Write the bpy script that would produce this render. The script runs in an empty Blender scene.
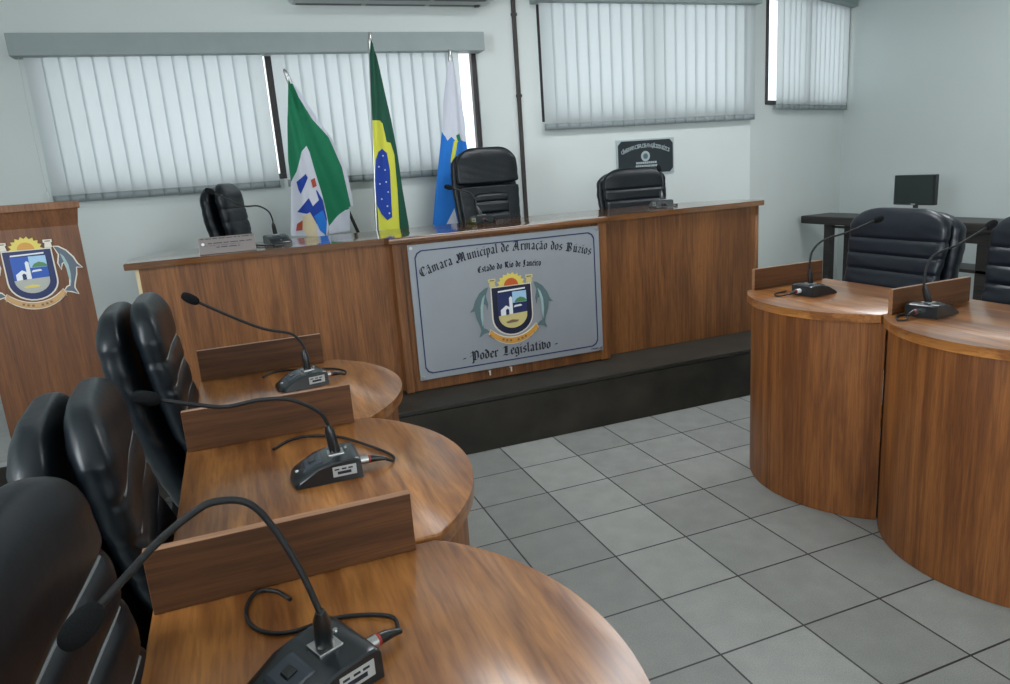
import bpy, bmesh, math, random
from mathutils import Vector, Matrix
random.seed(7)
C = bpy.context.scene.collection
PI = math.pi

# ------------------------------------------------------------------ camera
F_PX, PITCH, ROLL, YAW = 712.209395, 0.234602841, -0.0724288641, 0.350043187
CAM = Vector((-1.1208613, -3.266618, 1.38328473))
fw = Vector((math.sin(YAW)*math.cos(PITCH), math.cos(YAW)*math.cos(PITCH), -math.sin(PITCH)))
r0 = fw.cross(Vector((0, 0, 1))).normalized(); u0 = r0.cross(fw)
rt = math.cos(ROLL)*r0 + math.sin(ROLL)*u0
up = -math.sin(ROLL)*r0 + math.cos(ROLL)*u0
cd = bpy.data.cameras.new('camera'); cam = bpy.data.objects.new('camera', cd); C.objects.link(cam)
cam.matrix_world = Matrix(((rt.x, up.x, -fw.x, CAM.x), (rt.y, up.y, -fw.y, CAM.y), (rt.z, up.z, -fw.z, CAM.z), (0, 0, 0, 1)))
cd.sensor_width = 36; cd.lens = F_PX/1010*36; cd.clip_start = 0.02; cd.clip_end = 200
bpy.context.scene.camera = cam
def at(x, y, Y):                       # surveyed point: where the sight line through a pixel meets the plane y = Y
    d = fw + rt*((x-505)/F_PX) - up*((y-342)/F_PX)
    return CAM + d*((Y-CAM.y)/d.y)

# ------------------------------------------------------------------ materials
def mat(name, col, rough=.5, metal=0, coat=0, spec=.5, bump=0, bscale=60, noise=0, nscale=8, trans=0):
    m = bpy.data.materials.new(name); m.use_nodes = True; nt = m.node_tree; b = nt.nodes['Principled BSDF']
    b.inputs['Base Color'].default_value = (*col, 1); b.inputs['Roughness'].default_value = rough
    b.inputs['Metallic'].default_value = metal; b.inputs['Coat Weight'].default_value = coat
    b.inputs['Coat Roughness'].default_value = .12; b.inputs['Specular IOR Level'].default_value = spec
    tc = nt.nodes.new('ShaderNodeTexCoord')
    if noise:
        n = nt.nodes.new('ShaderNodeTexNoise'); n.inputs['Scale'].default_value = nscale; n.inputs['Detail'].default_value = 6
        nt.links.new(tc.outputs['Object'], n.inputs['Vector'])
        r = nt.nodes.new('ShaderNodeValToRGB')
        r.color_ramp.elements[0].position = .3; r.color_ramp.elements[1].position = .7
        r.color_ramp.elements[0].color = (*[c*(1-noise) for c in col], 1); r.color_ramp.elements[1].color = (*[min(1, c*(1+noise)) for c in col], 1)
        nt.links.new(n.outputs['Fac'], r.inputs['Fac']); nt.links.new(r.outputs['Color'], b.inputs['Base Color'])
    if bump:
        n2 = nt.nodes.new('ShaderNodeTexNoise'); n2.inputs['Scale'].default_value = bscale; n2.inputs['Detail'].default_value = 5
        nt.links.new(tc.outputs['Object'], n2.inputs['Vector'])
        bp = nt.nodes.new('ShaderNodeBump'); bp.inputs['Strength'].default_value = bump; bp.inputs['Distance'].default_value = .01
        nt.links.new(n2.outputs['Fac'], bp.inputs['Height']); nt.links.new(bp.outputs['Normal'], b.inputs['Normal'])
    return m

def wood(name, dark, light, axis, rough=.35, coat=.35, fine=1.0, streak=1.0):
    m = bpy.data.materials.new(name); m.use_nodes = True; nt = m.node_tree; b = nt.nodes['Principled BSDF']; L = nt.links.new
    tc = nt.nodes.new('ShaderNodeTexCoord')
    def noise(sc_cross, sc_long, detail, dist):
        mp = nt.nodes.new('ShaderNodeMapping'); s = [sc_cross]*3; s[axis] = sc_long; mp.inputs['Scale'].default_value = s
        L(tc.outputs['Object'], mp.inputs['Vector'])
        n = nt.nodes.new('ShaderNodeTexNoise'); n.inputs['Scale'].default_value = 1; n.inputs['Detail'].default_value = detail
        n.inputs['Distortion'].default_value = dist; L(mp.outputs['Vector'], n.inputs['Vector']); return n
    n1 = noise(9*streak, .9, 3, 1.2); n2 = noise(75*fine, 3.0, 4, .6); n3 = noise(330*fine, 14, 2, 0)
    mx = nt.nodes.new('ShaderNodeMath'); mx.operation = 'MULTIPLY_ADD'; mx.inputs[1].default_value = .55
    ml = nt.nodes.new('ShaderNodeMath'); ml.operation = 'MULTIPLY'; ml.inputs[1].default_value = .45
    L(n1.outputs['Fac'], mx.inputs[0]); L(n2.outputs['Fac'], ml.inputs[0]); L(ml.outputs[0], mx.inputs[2])
    r = nt.nodes.new('ShaderNodeValToRGB'); e = r.color_ramp.elements
    e[0].position = .40; e[0].color = (*[c*.9 for c in dark], 1); e[1].position = .61; e[1].color = (*light, 1)
    L(mx.outputs[0], r.inputs['Fac'])
    r2 = nt.nodes.new('ShaderNodeValToRGB'); r2.color_ramp.elements[0].position = .35; r2.color_ramp.elements[0].color = (.72, .68, .64, 1)
    r2.color_ramp.elements[1].position = .55; r2.color_ramp.elements[1].color = (1, 1, 1, 1); L(n3.outputs['Fac'], r2.inputs['Fac'])
    mi = nt.nodes.new('ShaderNodeMixRGB'); mi.blend_type = 'MULTIPLY'; mi.inputs[0].default_value = .8
    L(r.outputs['Color'], mi.inputs[1]); L(r2.outputs['Color'], mi.inputs[2]); L(mi.outputs[0], b.inputs['Base Color'])
    b.inputs['Roughness'].default_value = rough; b.inputs['Coat Weight'].default_value = coat; b.inputs['Coat Roughness'].default_value = .10 if axis == 0 else .2
    return m

M = {}
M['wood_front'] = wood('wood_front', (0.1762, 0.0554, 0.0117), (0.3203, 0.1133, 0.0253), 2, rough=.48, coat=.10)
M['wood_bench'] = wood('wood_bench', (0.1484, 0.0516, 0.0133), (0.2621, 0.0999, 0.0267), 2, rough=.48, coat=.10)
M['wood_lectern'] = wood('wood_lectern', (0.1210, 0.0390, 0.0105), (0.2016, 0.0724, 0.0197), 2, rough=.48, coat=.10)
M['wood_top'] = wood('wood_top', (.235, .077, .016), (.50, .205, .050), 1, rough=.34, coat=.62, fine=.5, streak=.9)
M['wood_bench_top'] = wood('wood_bench_top', (0.1361, 0.0532, 0.0182), (0.2268, 0.0951, 0.0333), 0, rough=.12, coat=.8)
M['wood_divider'] = wood('wood_divider', (.078, .027, .006), (.145, .054, .014), 0, rough=.55, coat=0)
M['wood_edge'] = wood('wood_edge', (.30, .14, .065), (.40, .20, .10), 0, rough=.4)
M['raw_edge'] = mat('raw_edge', (.62, .50, .30), .6)
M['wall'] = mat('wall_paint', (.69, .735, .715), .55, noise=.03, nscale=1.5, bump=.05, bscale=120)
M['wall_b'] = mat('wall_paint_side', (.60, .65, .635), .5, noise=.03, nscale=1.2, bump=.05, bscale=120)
M['ceiling'] = mat('ceiling_paint', (.75, .78, .77), .8)
M['leather'] = mat('black_leather', (.005, .008, .011), .36, coat=.05, spec=.30, bump=.10, bscale=22)
M['leather_blue'] = mat('navy_leather', (.008, .012, .019), .38, coat=.08, spec=.45, bump=.12, bscale=22)
M['piping'] = mat('grey_stitching', (.22, .235, .24), .5)
M['plastic'] = mat('black_plastic', (.010, .012, .013), .3, coat=.3)
M['plastic_grey'] = mat('slate_plastic', (.013, .017, .020), .28, coat=.3)
M['pad'] = mat('slate_pad', (.035, .045, .060), .35)
M['foam'] = mat('black_foam', (.008, .009, .010), .95, bump=.6, bscale=700, spec=.2)
M['chrome'] = mat('brushed_metal', (.55, .55, .54), .3, metal=1)
M['chair_metal'] = mat('dark_chair_metal', (.03, .03, .03), .35, metal=.6)
M['rubber'] = mat('black_rubber', (.008, .008, .009), .6)
M['red'] = mat('red_ring', (.35, .03, .02), .4)
M['sticker'] = mat('pale_sticker', (.45, .46, .45), .6)
M['ink'] = mat('dark_ink', (.012, .016, .03), .6)
M['white_dot'] = mat('white_mark', (.75, .78, .8), .4)
M['dais'] = mat('dark_stained_board', (.027, .023, .017), .55, spec=.35, noise=.55, nscale=4, bump=.12, bscale=18)
M['dais_tread'] = mat('dark_tread_board', (.026, .023, .018), .55, spec=.35, noise=.25, nscale=6)
M['dais_tile'] = mat('dais_floor_tile', (.36, .37, .36), .5, noise=.1, nscale=20)
M['sign'] = mat('sign_panel', (.29, .31, .335), .3, coat=.2, noise=.02)
M['navy'] = mat('navy_enamel', (.012, .022, .10), .4)
M['blue'] = mat('blue_enamel', (.02, .09, .42), .4)
M['sky_blue'] = mat('pale_blue_enamel', (.35, .55, .75), .4)
M['cream'] = mat('cream_enamel', (.74, .68, .58), .4)
M['white'] = mat('white_enamel', (.78, .80, .82), .4)
M['sand'] = mat('sand_enamel', (.62, .52, .22), .4)
M['sand_grey'] = mat('grey_sand_enamel', (.42, .42, .38), .4)
M['yellow'] = mat('yellow_enamel', (.72, .58, .12), .4)
M['orange'] = mat('orange_enamel', (.62, .30, .05), .4)
M['ribbon'] = mat('tan_ribbon_enamel', (.55, .32, .13), .4)
M['redorange'] = mat('red_orange_enamel', (.55, .10, .02), .4)
M['green_hill'] = mat('green_enamel', (.08, .22, .08), .4)
M['dolphin'] = mat('grey_dolphin_enamel', (.10, .16, .17), .4)
M['dolphin_light'] = mat('pale_dolphin_enamel', (.32, .44, .44), .4)
M['dolphin_lectern'] = mat('slate_dolphin_enamel', (.10, .125, .16), .4)
M['navy_deep'] = mat('deep_navy_enamel', (.006, .009, .035), .4)
M['brown'] = mat('brown_enamel', (.20, .12, .07), .5)
M['frame_dark'] = mat('dark_brown_window_metal', (.030, .022, .024), .4)
M['conduit'] = mat('dark_conduit', (.035, .028, .026), .5)
M['pelmet'] = mat('grey_pelmet', (.30, .35, .35), .5, noise=.04)
M['hem'] = mat('grey_blind_weights', (.27, .31, .32), .6)
M['ac'] = mat('off_white_plastic', (.62, .65, .65), .4)
M['ac_dark'] = mat('grey_louvre', (.26, .29, .30), .5)
M['plaque_black'] = mat('black_plaque', (.018, .026, .032), .3)
M['plaque_silver'] = mat('silver_plaque', (.48, .54, .56), .35, metal=.4)
M['steel_plate'] = mat('brushed_name_plate', (.22, .19, .18), .35, metal=.5)
M['desk_dark'] = wood('dark_table_wood', (.016, .013, .012), (.035, .030, .026), 1, rough=.45, coat=.1)
M['screen'] = mat('dark_screen', (.004, .012, .012), .15, coat=.4)
M['f_green'] = mat('green_flag_cloth', (.006, .185, .085), .8)
M['f_dgreen'] = mat('deep_green_flag_cloth', (.006, .075, .042), .8)
M['f_white'] = mat('white_flag_cloth', (.62, .64, .72), .8)
M['f_yellow'] = mat('yellow_flag_cloth', (.62, .62, .06), .8)
M['f_blue'] = mat('blue_flag_cloth', (.008, .045, .32), .8)
M['f_bright'] = mat('bright_blue_flag_cloth', (.010, .17, .60), .8)
M['f_cream'] = mat('cream_flag_cloth', (.65, .55, .35), .8)
M['f_red'] = mat('red_flag_cloth', (.40, .07, .04), .8)

# blinds: cloth that lets daylight through
def blind_mat():
    m = bpy.data.materials.new('blind_fabric'); m.use_nodes = True; nt = m.node_tree; L = nt.links.new
    nt.nodes.remove(nt.nodes['Principled BSDF']); out = nt.nodes['Material Output']
    d = nt.nodes.new('ShaderNodeBsdfDiffuse'); t = nt.nodes.new('ShaderNodeBsdfTranslucent'); mx = nt.nodes.new('ShaderNodeMixShader')
    d.inputs['Color'].default_value = (.62, .66, .66, 1); t.inputs['Color'].default_value = (.70, .74, .76, 1)
    mx.inputs[0].default_value = .62
    L(d.outputs[0], mx.inputs[1]); L(t.outputs[0], mx.inputs[2]); L(mx.outputs[0], out.inputs['Surface']); return m
M['blind'] = blind_mat()
def glass_mat():
    m = bpy.data.materials.new('window_glass'); m.use_nodes = True; nt = m.node_tree; L = nt.links.new
    nt.nodes.remove(nt.nodes['Principled BSDF']); out = nt.nodes['Material Output']
    a = nt.nodes.new('ShaderNodeBsdfTransparent'); g = nt.nodes.new('ShaderNodeBsdfGlossy'); mx = nt.nodes.new('ShaderNodeMixShader')
    a.inputs['Color'].default_value = (.93, .95, .95, 1); g.inputs['Roughness'].default_value = .02; mx.inputs[0].default_value = .05
    L(a.outputs[0], mx.inputs[1]); L(g.outputs[0], mx.inputs[2]); L(mx.outputs[0], out.inputs['Surface']); return m
M['glass'] = glass_mat()

def floor_mat():
    m = bpy.data.materials.new('floor_tiles'); m.use_nodes = True; nt = m.node_tree; b = nt.nodes['Principled BSDF']; L = nt.links.new
    N = nt.nodes.new
    tc = N('ShaderNodeTexCoord'); sep = N('ShaderNodeSeparateXYZ'); L(tc.outputs['Object'], sep.inputs[0])
    def mth(op, a, b_=None, c=None):
        n = N('ShaderNodeMath'); n.operation = op
        for i, v in enumerate((a, b_, c)):
            if v is None: continue
            if isinstance(v, (int, float)): n.inputs[i].default_value = v
            else: L(v, n.inputs[i])
        return n.outputs[0]
    T = .3
    u = mth('DIVIDE', sep.outputs['X'], T); v = mth('DIVIDE', sep.outputs['Y'], T)
    fu = mth('FRACT', u); fv = mth('FRACT', v)
    du = mth('MINIMUM', fu, mth('SUBTRACT', 1, fu)); dv = mth('MINIMUM', fv, mth('SUBTRACT', 1, fv))
    dm = mth('MINIMUM', du, dv)
    grout = mth('LESS_THAN', dm, .0105)
    iu = mth('FLOOR', u); iv = mth('FLOOR', v)
    cb = N('ShaderNodeCombineXYZ'); L(iu, cb.inputs[0]); L(iv, cb.inputs[1])
    wn = N('ShaderNodeTexWhiteNoise'); wn.noise_dimensions = '3D'; L(cb.outputs[0], wn.inputs['Vector'])
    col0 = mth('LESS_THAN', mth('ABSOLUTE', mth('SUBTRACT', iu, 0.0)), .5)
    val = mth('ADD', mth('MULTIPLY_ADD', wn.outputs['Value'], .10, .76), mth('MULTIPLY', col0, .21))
    n1 = N('ShaderNodeTexNoise'); n1.inputs['Scale'].default_value = 11; n1.inputs['Detail'].default_value = 6; L(tc.outputs['Object'], n1.inputs['Vector'])
    n2 = N('ShaderNodeTexNoise'); n2.inputs['Scale'].default_value = 260; n2.inputs['Detail'].default_value = 2; L(tc.outputs['Object'], n2.inputs['Vector'])
    val = mth('MULTIPLY', val, mth('MULTIPLY_ADD', n1.outputs['Fac'], .36, .82))
    val = mth('MULTIPLY', val, mth('MULTIPLY_ADD', n2.outputs['Fac'], .70, .65))
    mc = N('ShaderNodeMixRGB'); mc.blend_type = 'MULTIPLY'; mc.inputs[0].default_value = 1; mc.inputs[1].default_value = (.335, .343, .322, 1)
    cv = N('ShaderNodeCombineXYZ'); L(val, cv.inputs[0]); L(val, cv.inputs[1]); L(val, cv.inputs[2]); L(cv.outputs[0], mc.inputs[2])
    g = N('ShaderNodeMixRGB'); L(grout, g.inputs[0]); L(mc.outputs[0], g.inputs[1]); g.inputs[2].default_value = (.030, .032, .030, 1)
    L(g.outputs[0], b.inputs['Base Color']); b.inputs['Roughness'].default_value = .42
    bp = N('ShaderNodeBump'); bp.inputs['Strength'].default_value = .5; bp.inputs['Distance'].default_value = .002
    L(mth('MULTIPLY_ADD', grout, -1, 1), bp.inputs['Height']); L(bp.outputs[0], b.inputs['Normal'])
    return m
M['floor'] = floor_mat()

# ------------------------------------------------------------------ mesh helpers
def box(bm, x0, x1, y0, y1, z0, z1, bev=0, mi=0, rot=None, org=(0, 0, 0)):
    vs = [bm.verts.new(p) for p in ((x0, y0, z0), (x1, y0, z0), (x1, y1, z0), (x0, y1, z0), (x0, y0, z1), (x1, y0, z1), (x1, y1, z1), (x0, y1, z1))]
    fs = [bm.faces.new([vs[i] for i in q]) for q in ((3, 2, 1, 0), (4, 5, 6, 7), (0, 1, 5, 4), (1, 2, 6, 5), (2, 3, 7, 6), (3, 0, 4, 7))]
    for f in fs: f.material_index = mi
    if bev:
        es = list({e for f in fs for e in f.edges})
        r = bmesh.ops.bevel(bm, geom=es, offset=bev, segments=2, affect='EDGES', profile=.6)
        for f in r['faces']: f.material_index = mi
        vs = list({v for f in r['faces'] for v in f.verts} | {v for v in vs if v.is_valid})
    if rot is not None:
        for v in vs: v.co = rot @ v.co
    return vs

def prism(bm, pts, z0, z1, bev=0, mi=0):
    lo = [bm.verts.new((p[0], p[1], z0)) for p in pts]; hi = [bm.verts.new((p[0], p[1], z1)) for p in pts]
    n = len(pts); f0 = bm.faces.new(lo[::-1]); f1 = bm.faces.new(hi); fs = [f0, f1]
    for i in range(n): fs.append(bm.faces.new((lo[i], lo[(i+1) % n], hi[(i+1) % n], hi[i])))
    for f in fs: f.material_index = mi
    if bev:
        es = list(set(f0.edges) | set(f1.edges))
        r = bmesh.ops.bevel(bm, geom=es, offset=bev, segments=3, affect='EDGES', profile=.5)
        for f in r['faces']: f.material_index = mi

def catmull(P, n):
    P = [Vector(p) for p in P]
    if len(P) < 3: return [P[0].lerp(P[-1], i/n) for i in range(n+1)]
    Q = [P[0]*2-P[1]] + P + [P[-1]*2-P[-2]]; out = []
    for i in range(1, len(Q)-2):
        for k in range(n):
            t = k/n; a, b, c, d = Q[i-1], Q[i], Q[i+1], Q[i+2]
            out.append(.5*((2*b)+(c-a)*t+(2*a-5*b+4*c-d)*t*t+(3*b-a-3*c+d)*t**3))
    out.append(P[-1]); return out

def tube(bm, pts, r, seg=8, mi=0, rr=None, cap=True):
    pts = [Vector(p) for p in pts]; rings = []; prev = None
    for i, p in enumerate(pts):
        t = (pts[min(i+1, len(pts)-1)]-pts[max(i-1, 0)]).normalized()
        if prev is None:
            a = Vector((0, 0, 1)) if abs(t.z) < .9 else Vector((1, 0, 0)); x = t.cross(a).normalized()
        else:
            x = (prev - t*prev.dot(t)).normalized()
        prev = x; y = t.cross(x); rad = rr[i] if rr else r
        rings.append([bm.verts.new(p + x*math.cos(2*PI*k/seg)*rad + y*math.sin(2*PI*k/seg)*rad) for k in range(seg)])
    for a, b in zip(rings, rings[1:]):
        for k in range(seg):
            f = bm.faces.new((a[k], a[(k+1) % seg], b[(k+1) % seg], b[k])); f.material_index = mi; f.smooth = True
    if cap:
        f = bm.faces.new(rings[0][::-1]); f.material_index = mi; f = bm.faces.new(rings[-1]); f.material_index = mi

def loft(bm, rings, mi=0, close=True, cap=True):
    R = [[bm.verts.new(p) for p in ring] for ring in rings]; n = len(R[0])
    for a, b in zip(R, R[1:]):
        for k in range(n if close else n-1):
            f = bm.faces.new((a[k], a[(k+1) % n], b[(k+1) % n], b[k])); f.material_index = mi; f.smooth = True
    if cap:
        f = bm.faces.new(R[0][::-1]); f.material_index = mi; f.smooth = True; f = bm.faces.new(R[-1]); f.material_index = mi; f.smooth = True

def sup(hx, hy, n=36, e=3.0):          # superellipse ring in x, y
    o = []
    for k in range(n):
        a = 2*PI*k/n; c, s = math.cos(a), math.sin(a)
        o.append((hx*math.copysign(abs(c)**(2/e), c), hy*math.copysign(abs(s)**(2/e), s)))
    return o

def obj(name, bm, mats, parent=None, loc=(0, 0, 0), rotz=0, smooth=None, sub=0, solid=0):
    bmesh.ops.recalc_face_normals(bm, faces=bm.faces)
    me = bpy.data.meshes.new(name); bm.to_mesh(me); bm.free()
    for m in (mats if isinstance(mats, (list, tuple)) else [mats]): me.materials.append(M[m] if isinstance(m, str) else m)
    if smooth is not None:
        me.polygons.foreach_set('use_smooth', [True]*len(me.polygons))
        if smooth < 180: me.set_sharp_from_angle(angle=math.radians(smooth))
    o = bpy.data.objects.new(name, me); C.objects.link(o); o.location = loc; o.rotation_euler = (0, 0, rotz)
    if parent: o.parent = parent
    if solid:
        s = o.modifiers.new('thick', 'SOLIDIFY'); s.thickness = solid; s.offset = 0
    if sub:
        s = o.modifiers.new('sub', 'SUBSURF'); s.levels = s.render_levels = sub
    return o
def B(): return bmesh.new()
def tag(o, label, cat, group=None):
    o['label'] = label; o['category'] = cat
    if group: o['group'] = group
    return o
def thing(name, label, cat, loc=(0, 0, 0), rotz=0, group=None):
    o = bpy.data.objects.new(name, None); C.objects.link(o); o.location = loc; o.rotation_euler = (0, 0, rotz)
    o.empty_display_size = .1
    return tag(o, label, cat, group)
def struct(o): o['kind'] = 'structure'; return o

# ------------------------------------------------------------------ room shell
YB = 1.8; RX = 4.76; ZC = 3.0; XL = -3.4; YR = -6.2
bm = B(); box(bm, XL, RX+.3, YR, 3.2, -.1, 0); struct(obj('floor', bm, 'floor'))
bm = B(); box(bm, XL-.2, RX+.3, YR-.2, 3.2, ZC, ZC+.1); struct(obj('ceiling', bm, 'ceiling'))
def wall(name, org, ang, length, holes, m, th=.16, zh=ZC):
    # local frame: u along the wall, the room on the -v side; openings (u0, u1, z0, z1)
    bm = B(); us = sorted({0, length} | {h[0] for h in holes} | {h[1] for h in holes})
    for a, b in zip(us, us[1:]):
        zs = [(0, zh)]
        for h in holes:
            if h[0] <= a+1e-6 and h[1] >= b-1e-6:
                zs = [(0, h[2]), (h[3], zh)]
        for z0, z1 in zs: box(bm, a, b, 0, th, z0, z1)
    bmesh.ops.remove_doubles(bm, verts=bm.verts, dist=1e-5)
    return struct(obj(name, bm, m, loc=org, rotz=ang))
W1 = (-2.06, .67, 1.44, 2.26)      # world x for the back wall windows
W2 = (1.15, 3.00, 1.72, 2.62)
wall('wall_back', (XL, YB, 0), 0, 3.05-XL, [(W1[0]-XL, W1[1]-XL, W1[2], W1[3]), (W2[0]-XL, W2[1]-XL, W2[2], W2[3])], 'wall')
AD = math.atan2(.63, 1.55); AL = 1.71/math.cos(AD)
wall('wall_corner', (3.05, YB, 0), AD, AL+.12, [(.245, AL-.04, 1.78, 2.68)], 'wall')
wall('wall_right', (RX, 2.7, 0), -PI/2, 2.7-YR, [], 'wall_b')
wall('wall_left', (XL, YR, 0), PI/2, YB-YR+.16, [(1.5, 5.6, 1.0, 2.5)], 'wall')
wall('wall_rear', (RX, YR, 0), PI, RX-XL, [(1.5, 6.5, 1.1, 2.5)], 'wall')

def window(name, org, ang, w, z0, z1, posts, t=.035):
    bm = B(); d0, d1 = .0, .05
    box(bm, 0, w, d0, d1, z0, z0+t, .003); box(bm, 0, w, d0, d1, z1-t, z1, .003)
    box(bm, 0, t, d0, d1, z0+t, z1-t, .003); box(bm, w-t, w, d0, d1, z0+t, z1-t, .003)
    for p in posts: box(bm, p-.02, p+.02, d0, d1, z0+t, z1-t, .003)
    f = struct(obj(name, bm, 'frame_dark', loc=org, rotz=ang))
    bm = B(); box(bm, t, w-t, .028, .034, z0+t, z1-t); obj('pane', bm, 'glass', f)
    return f
window('window_1', (W1[0], YB+.015, 0), 0, W1[1]-W1[0], W1[2], W1[3], [W1[0]*-1-.745])
window('window_2', (W2[0], YB+.015, 0), 0, W2[1]-W2[0], W2[2], W2[3], [.93])
ca, sa = math.cos(AD), math.sin(AD)
window('window_3', (3.05+ca*.245+sa*.012, YB+sa*.245-ca*.012, 0), AD, AL-.285, 1.78, 2.68, [.70])
window('window_4', (XL-.015, YR+1.5, 0), PI/2, 4.1, 1.0, 2.5, [1.02, 2.05, 3.08])
window('window_5', (RX-1.5, YR-.015, 0), PI, 5.0, 1.1, 2.5, [1.25, 2.5, 3.75])

# dais: dark riser and tread, tiled deck further left
t = thing('speaking_dais', 'low dark boarded dais step running under the long front bench', 'platform')
bm = B()
prism(bm, [(XL+.02, YB-.005), (XL+.02, .34), (-2.0, .34), (-2.0, .012), (2.3, .012), (2.3, YB-.005)], .001, .262); obj('deck', bm, 'dais_tile', t)
bm = B(); prism(bm, [(XL+.02, YB-.005), (XL+.02, .34), (-2.0, .34), (-2.0, .012), (-1.42, .012), (-1.42, YB-.005)], .262, .28); obj('deck_tiles', bm, 'dais_tile', t)
bm = B(); box(bm, -2.0, 2.312, -.006, .012, .001, .258, .002); box(bm, 2.3, 2.315, .012, YB-.01, .001, .258)
box(bm, XL+.02, -2.0, .325, .34, .001, .258); box(bm, -2.012, -2.0, .0, .34, .001, .258); obj('riser', bm, 'dais', t)
bm = B(); box(bm, -1.42, 2.32, -.008, .16, .262, .283, .003); box(bm, -1.42, 2.32, .163, YB-.01, .262, .2795, .002); obj('tread', bm, 'dais_tread', t)

# conduit on the wall
bm = B(); box(bm, .955, .985, YB-.022, YB-.001, .285, ZC-.002, .006)
for z in (.9, 1.9, 2.45): box(bm, .95, .99, YB-.026, YB-.002, z, z+.02, .002)
tag(obj('cable_conduit', bm, 'conduit'), 'thin dark vertical conduit fixed to the white wall between two windows', 'pipe')

# ------------------------------------------------------------------ blinds
def blind(label, org, ang, w, rail, panels, zb, pitch, tilt, slat_w, front=.1, cord=None, group=None):
    # org on the wall face; local -y points into the room
    t = thing('vertical_blind', label, 'window blind', org, ang, group)
    bm = B()
    box(bm, 0, w, -front-.03, -.001, rail[0], rail[1], .003); obj('headrail', bm, 'pelmet', t)
    for (a, b) in panels:
        bm = B(); hm = B(); n = int((b-a)/pitch)
        for k in range(n+1):
            cx = a + (k+.5)*(b-a)/(n+1); dx = slat_w/2*math.cos(tilt); dy = slat_w/2*math.sin(tilt)
            ph = random.uniform(-.06, .06); dyy = slat_w/2*math.sin(tilt+ph)
            cols = []
            for q in range(5):
                s = -1+q*.5; bow = .006*(1-s*s)
                cols.append((cx+s*dx, -front*.55+s*dyy-bow))
            zt = rail[0]+.02
            for (bmx, za, zc) in ((bm, zb+.045, zt), (hm, zb, zb+.045)):
                lo = [bmx.verts.new((c[0], c[1], za)) for c in cols]; hi = [bmx.verts.new((c[0], c[1], zc)) for c in cols]
                for q in range(4):
                    f = bmx.faces.new((lo[q], lo[q+1], hi[q+1], hi[q])); f.smooth = True
        s = obj('slats', bm, 'blind', t)
        tube(hm, [(a+.02, -front*.55, zb+.006), (b-.02, -front*.55, zb+.006)], .0022, 5)
        obj('weight_hem', hm, 'hem', t, solid=.002)
    if cord:
        bm = B(); x, z0 = cord
        tube(bm, catmull([(x, -front*.6, rail[0]), (x-.004, -front*.6, (rail[0]+z0)/2), (x, -front*.6, z0)], 6), .0022, 6)
        box(bm, x-.009, x+.009, -front*.6-.008, -front*.6+.008, z0-.05, z0, .004)
        obj('pull_cord', bm, 'ac', t)
    return t
blind('pale grey vertical blind in two sections behind the three flags', (-2.14, YB, 0), 0, 2.83, (2.205, 2.325),
      [(.06, 1.352), (1.418, 2.65)], 1.385, .0865, .07, .101, cord=(.03, 1.46))
blind('wide pale grey vertical blind above the black wall plaque', (1.10, YB, 0), 0, 1.95, (2.53, 2.65),
      [(.055, 1.94)], 1.655, .099, .07, .115)
bl3 = blind('narrow pale grey vertical blind in the corner by the side wall', (3.05+ca*.02, YB+sa*.02, 0), AD, AL-.02, (2.675, 2.79),
      [(.33, AL-.10)], 1.735, .105, -.10, .122)

# air conditioner
t = thing('air_conditioner', 'white wall air conditioner above the long left blind, only underside in view', 'air conditioner')
bm = B(); x0, x1 = -.585, .80
ring = lambda x, ins: [(x, YB-.002, 2.515+ins), (x, YB-.10, 2.505+ins), (x, YB-.24+ins, 2.52+ins), (x, YB-.27+ins, 2.60), (x, YB-.25+ins, 2.80-ins), (x, YB-.002, 2.83-ins)]
loft(bm, [ring(x0, .03), ring(x0+.03, 0), ring(x1-.06, 0), ring(x1, .03)]); obj('casing', bm, 'ac', t, smooth=35)
bm = B()
for a, b in ((x0+.05, x0+.47), (x0+.50, x0+.90), (x0+.93, x1-.09)):
    v = [(a, YB-.02, 2.508), (b, YB-.02, 2.508), (b, YB-.235, 2.512), (a, YB-.235, 2.512)]
    bm.faces.new([bm.verts.new(p) for p in v])
bmesh.ops.solidify(bm, geom=bm.faces[:], thickness=.006)
obj('louvre', bm, 'ac_dark', t)
bm = B(); box(bm, x1-.13, x1-.10, YB-.06, YB-.03, 2.498, 2.512, .003); obj('drain_cap', bm, 'plastic', t)

# ------------------------------------------------------------------ front bench
t = thing('front_bench', 'long raised wooden bench on the dais carrying the municipal sign', 'bench')
YF = .36; YCF = .285; ZT = 1.068; ZD = .2815
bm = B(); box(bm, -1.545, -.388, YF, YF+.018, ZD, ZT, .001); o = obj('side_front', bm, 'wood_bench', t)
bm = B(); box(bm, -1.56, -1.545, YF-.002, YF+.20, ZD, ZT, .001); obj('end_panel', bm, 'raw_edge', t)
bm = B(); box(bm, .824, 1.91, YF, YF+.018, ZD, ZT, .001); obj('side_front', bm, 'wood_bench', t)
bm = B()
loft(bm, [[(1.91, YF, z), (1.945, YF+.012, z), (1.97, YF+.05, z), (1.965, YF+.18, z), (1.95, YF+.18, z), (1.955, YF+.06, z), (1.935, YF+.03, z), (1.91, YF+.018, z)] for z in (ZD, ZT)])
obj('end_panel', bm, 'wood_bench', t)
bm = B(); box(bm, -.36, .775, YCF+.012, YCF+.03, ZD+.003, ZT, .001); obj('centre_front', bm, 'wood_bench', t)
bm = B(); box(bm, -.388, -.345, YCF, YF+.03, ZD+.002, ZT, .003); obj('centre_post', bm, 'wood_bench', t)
bm = B(); box(bm, .765, .824, YCF, YF+.03, ZD+.002, ZT, .003); obj('centre_post', bm, 'wood_bench', t)
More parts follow.
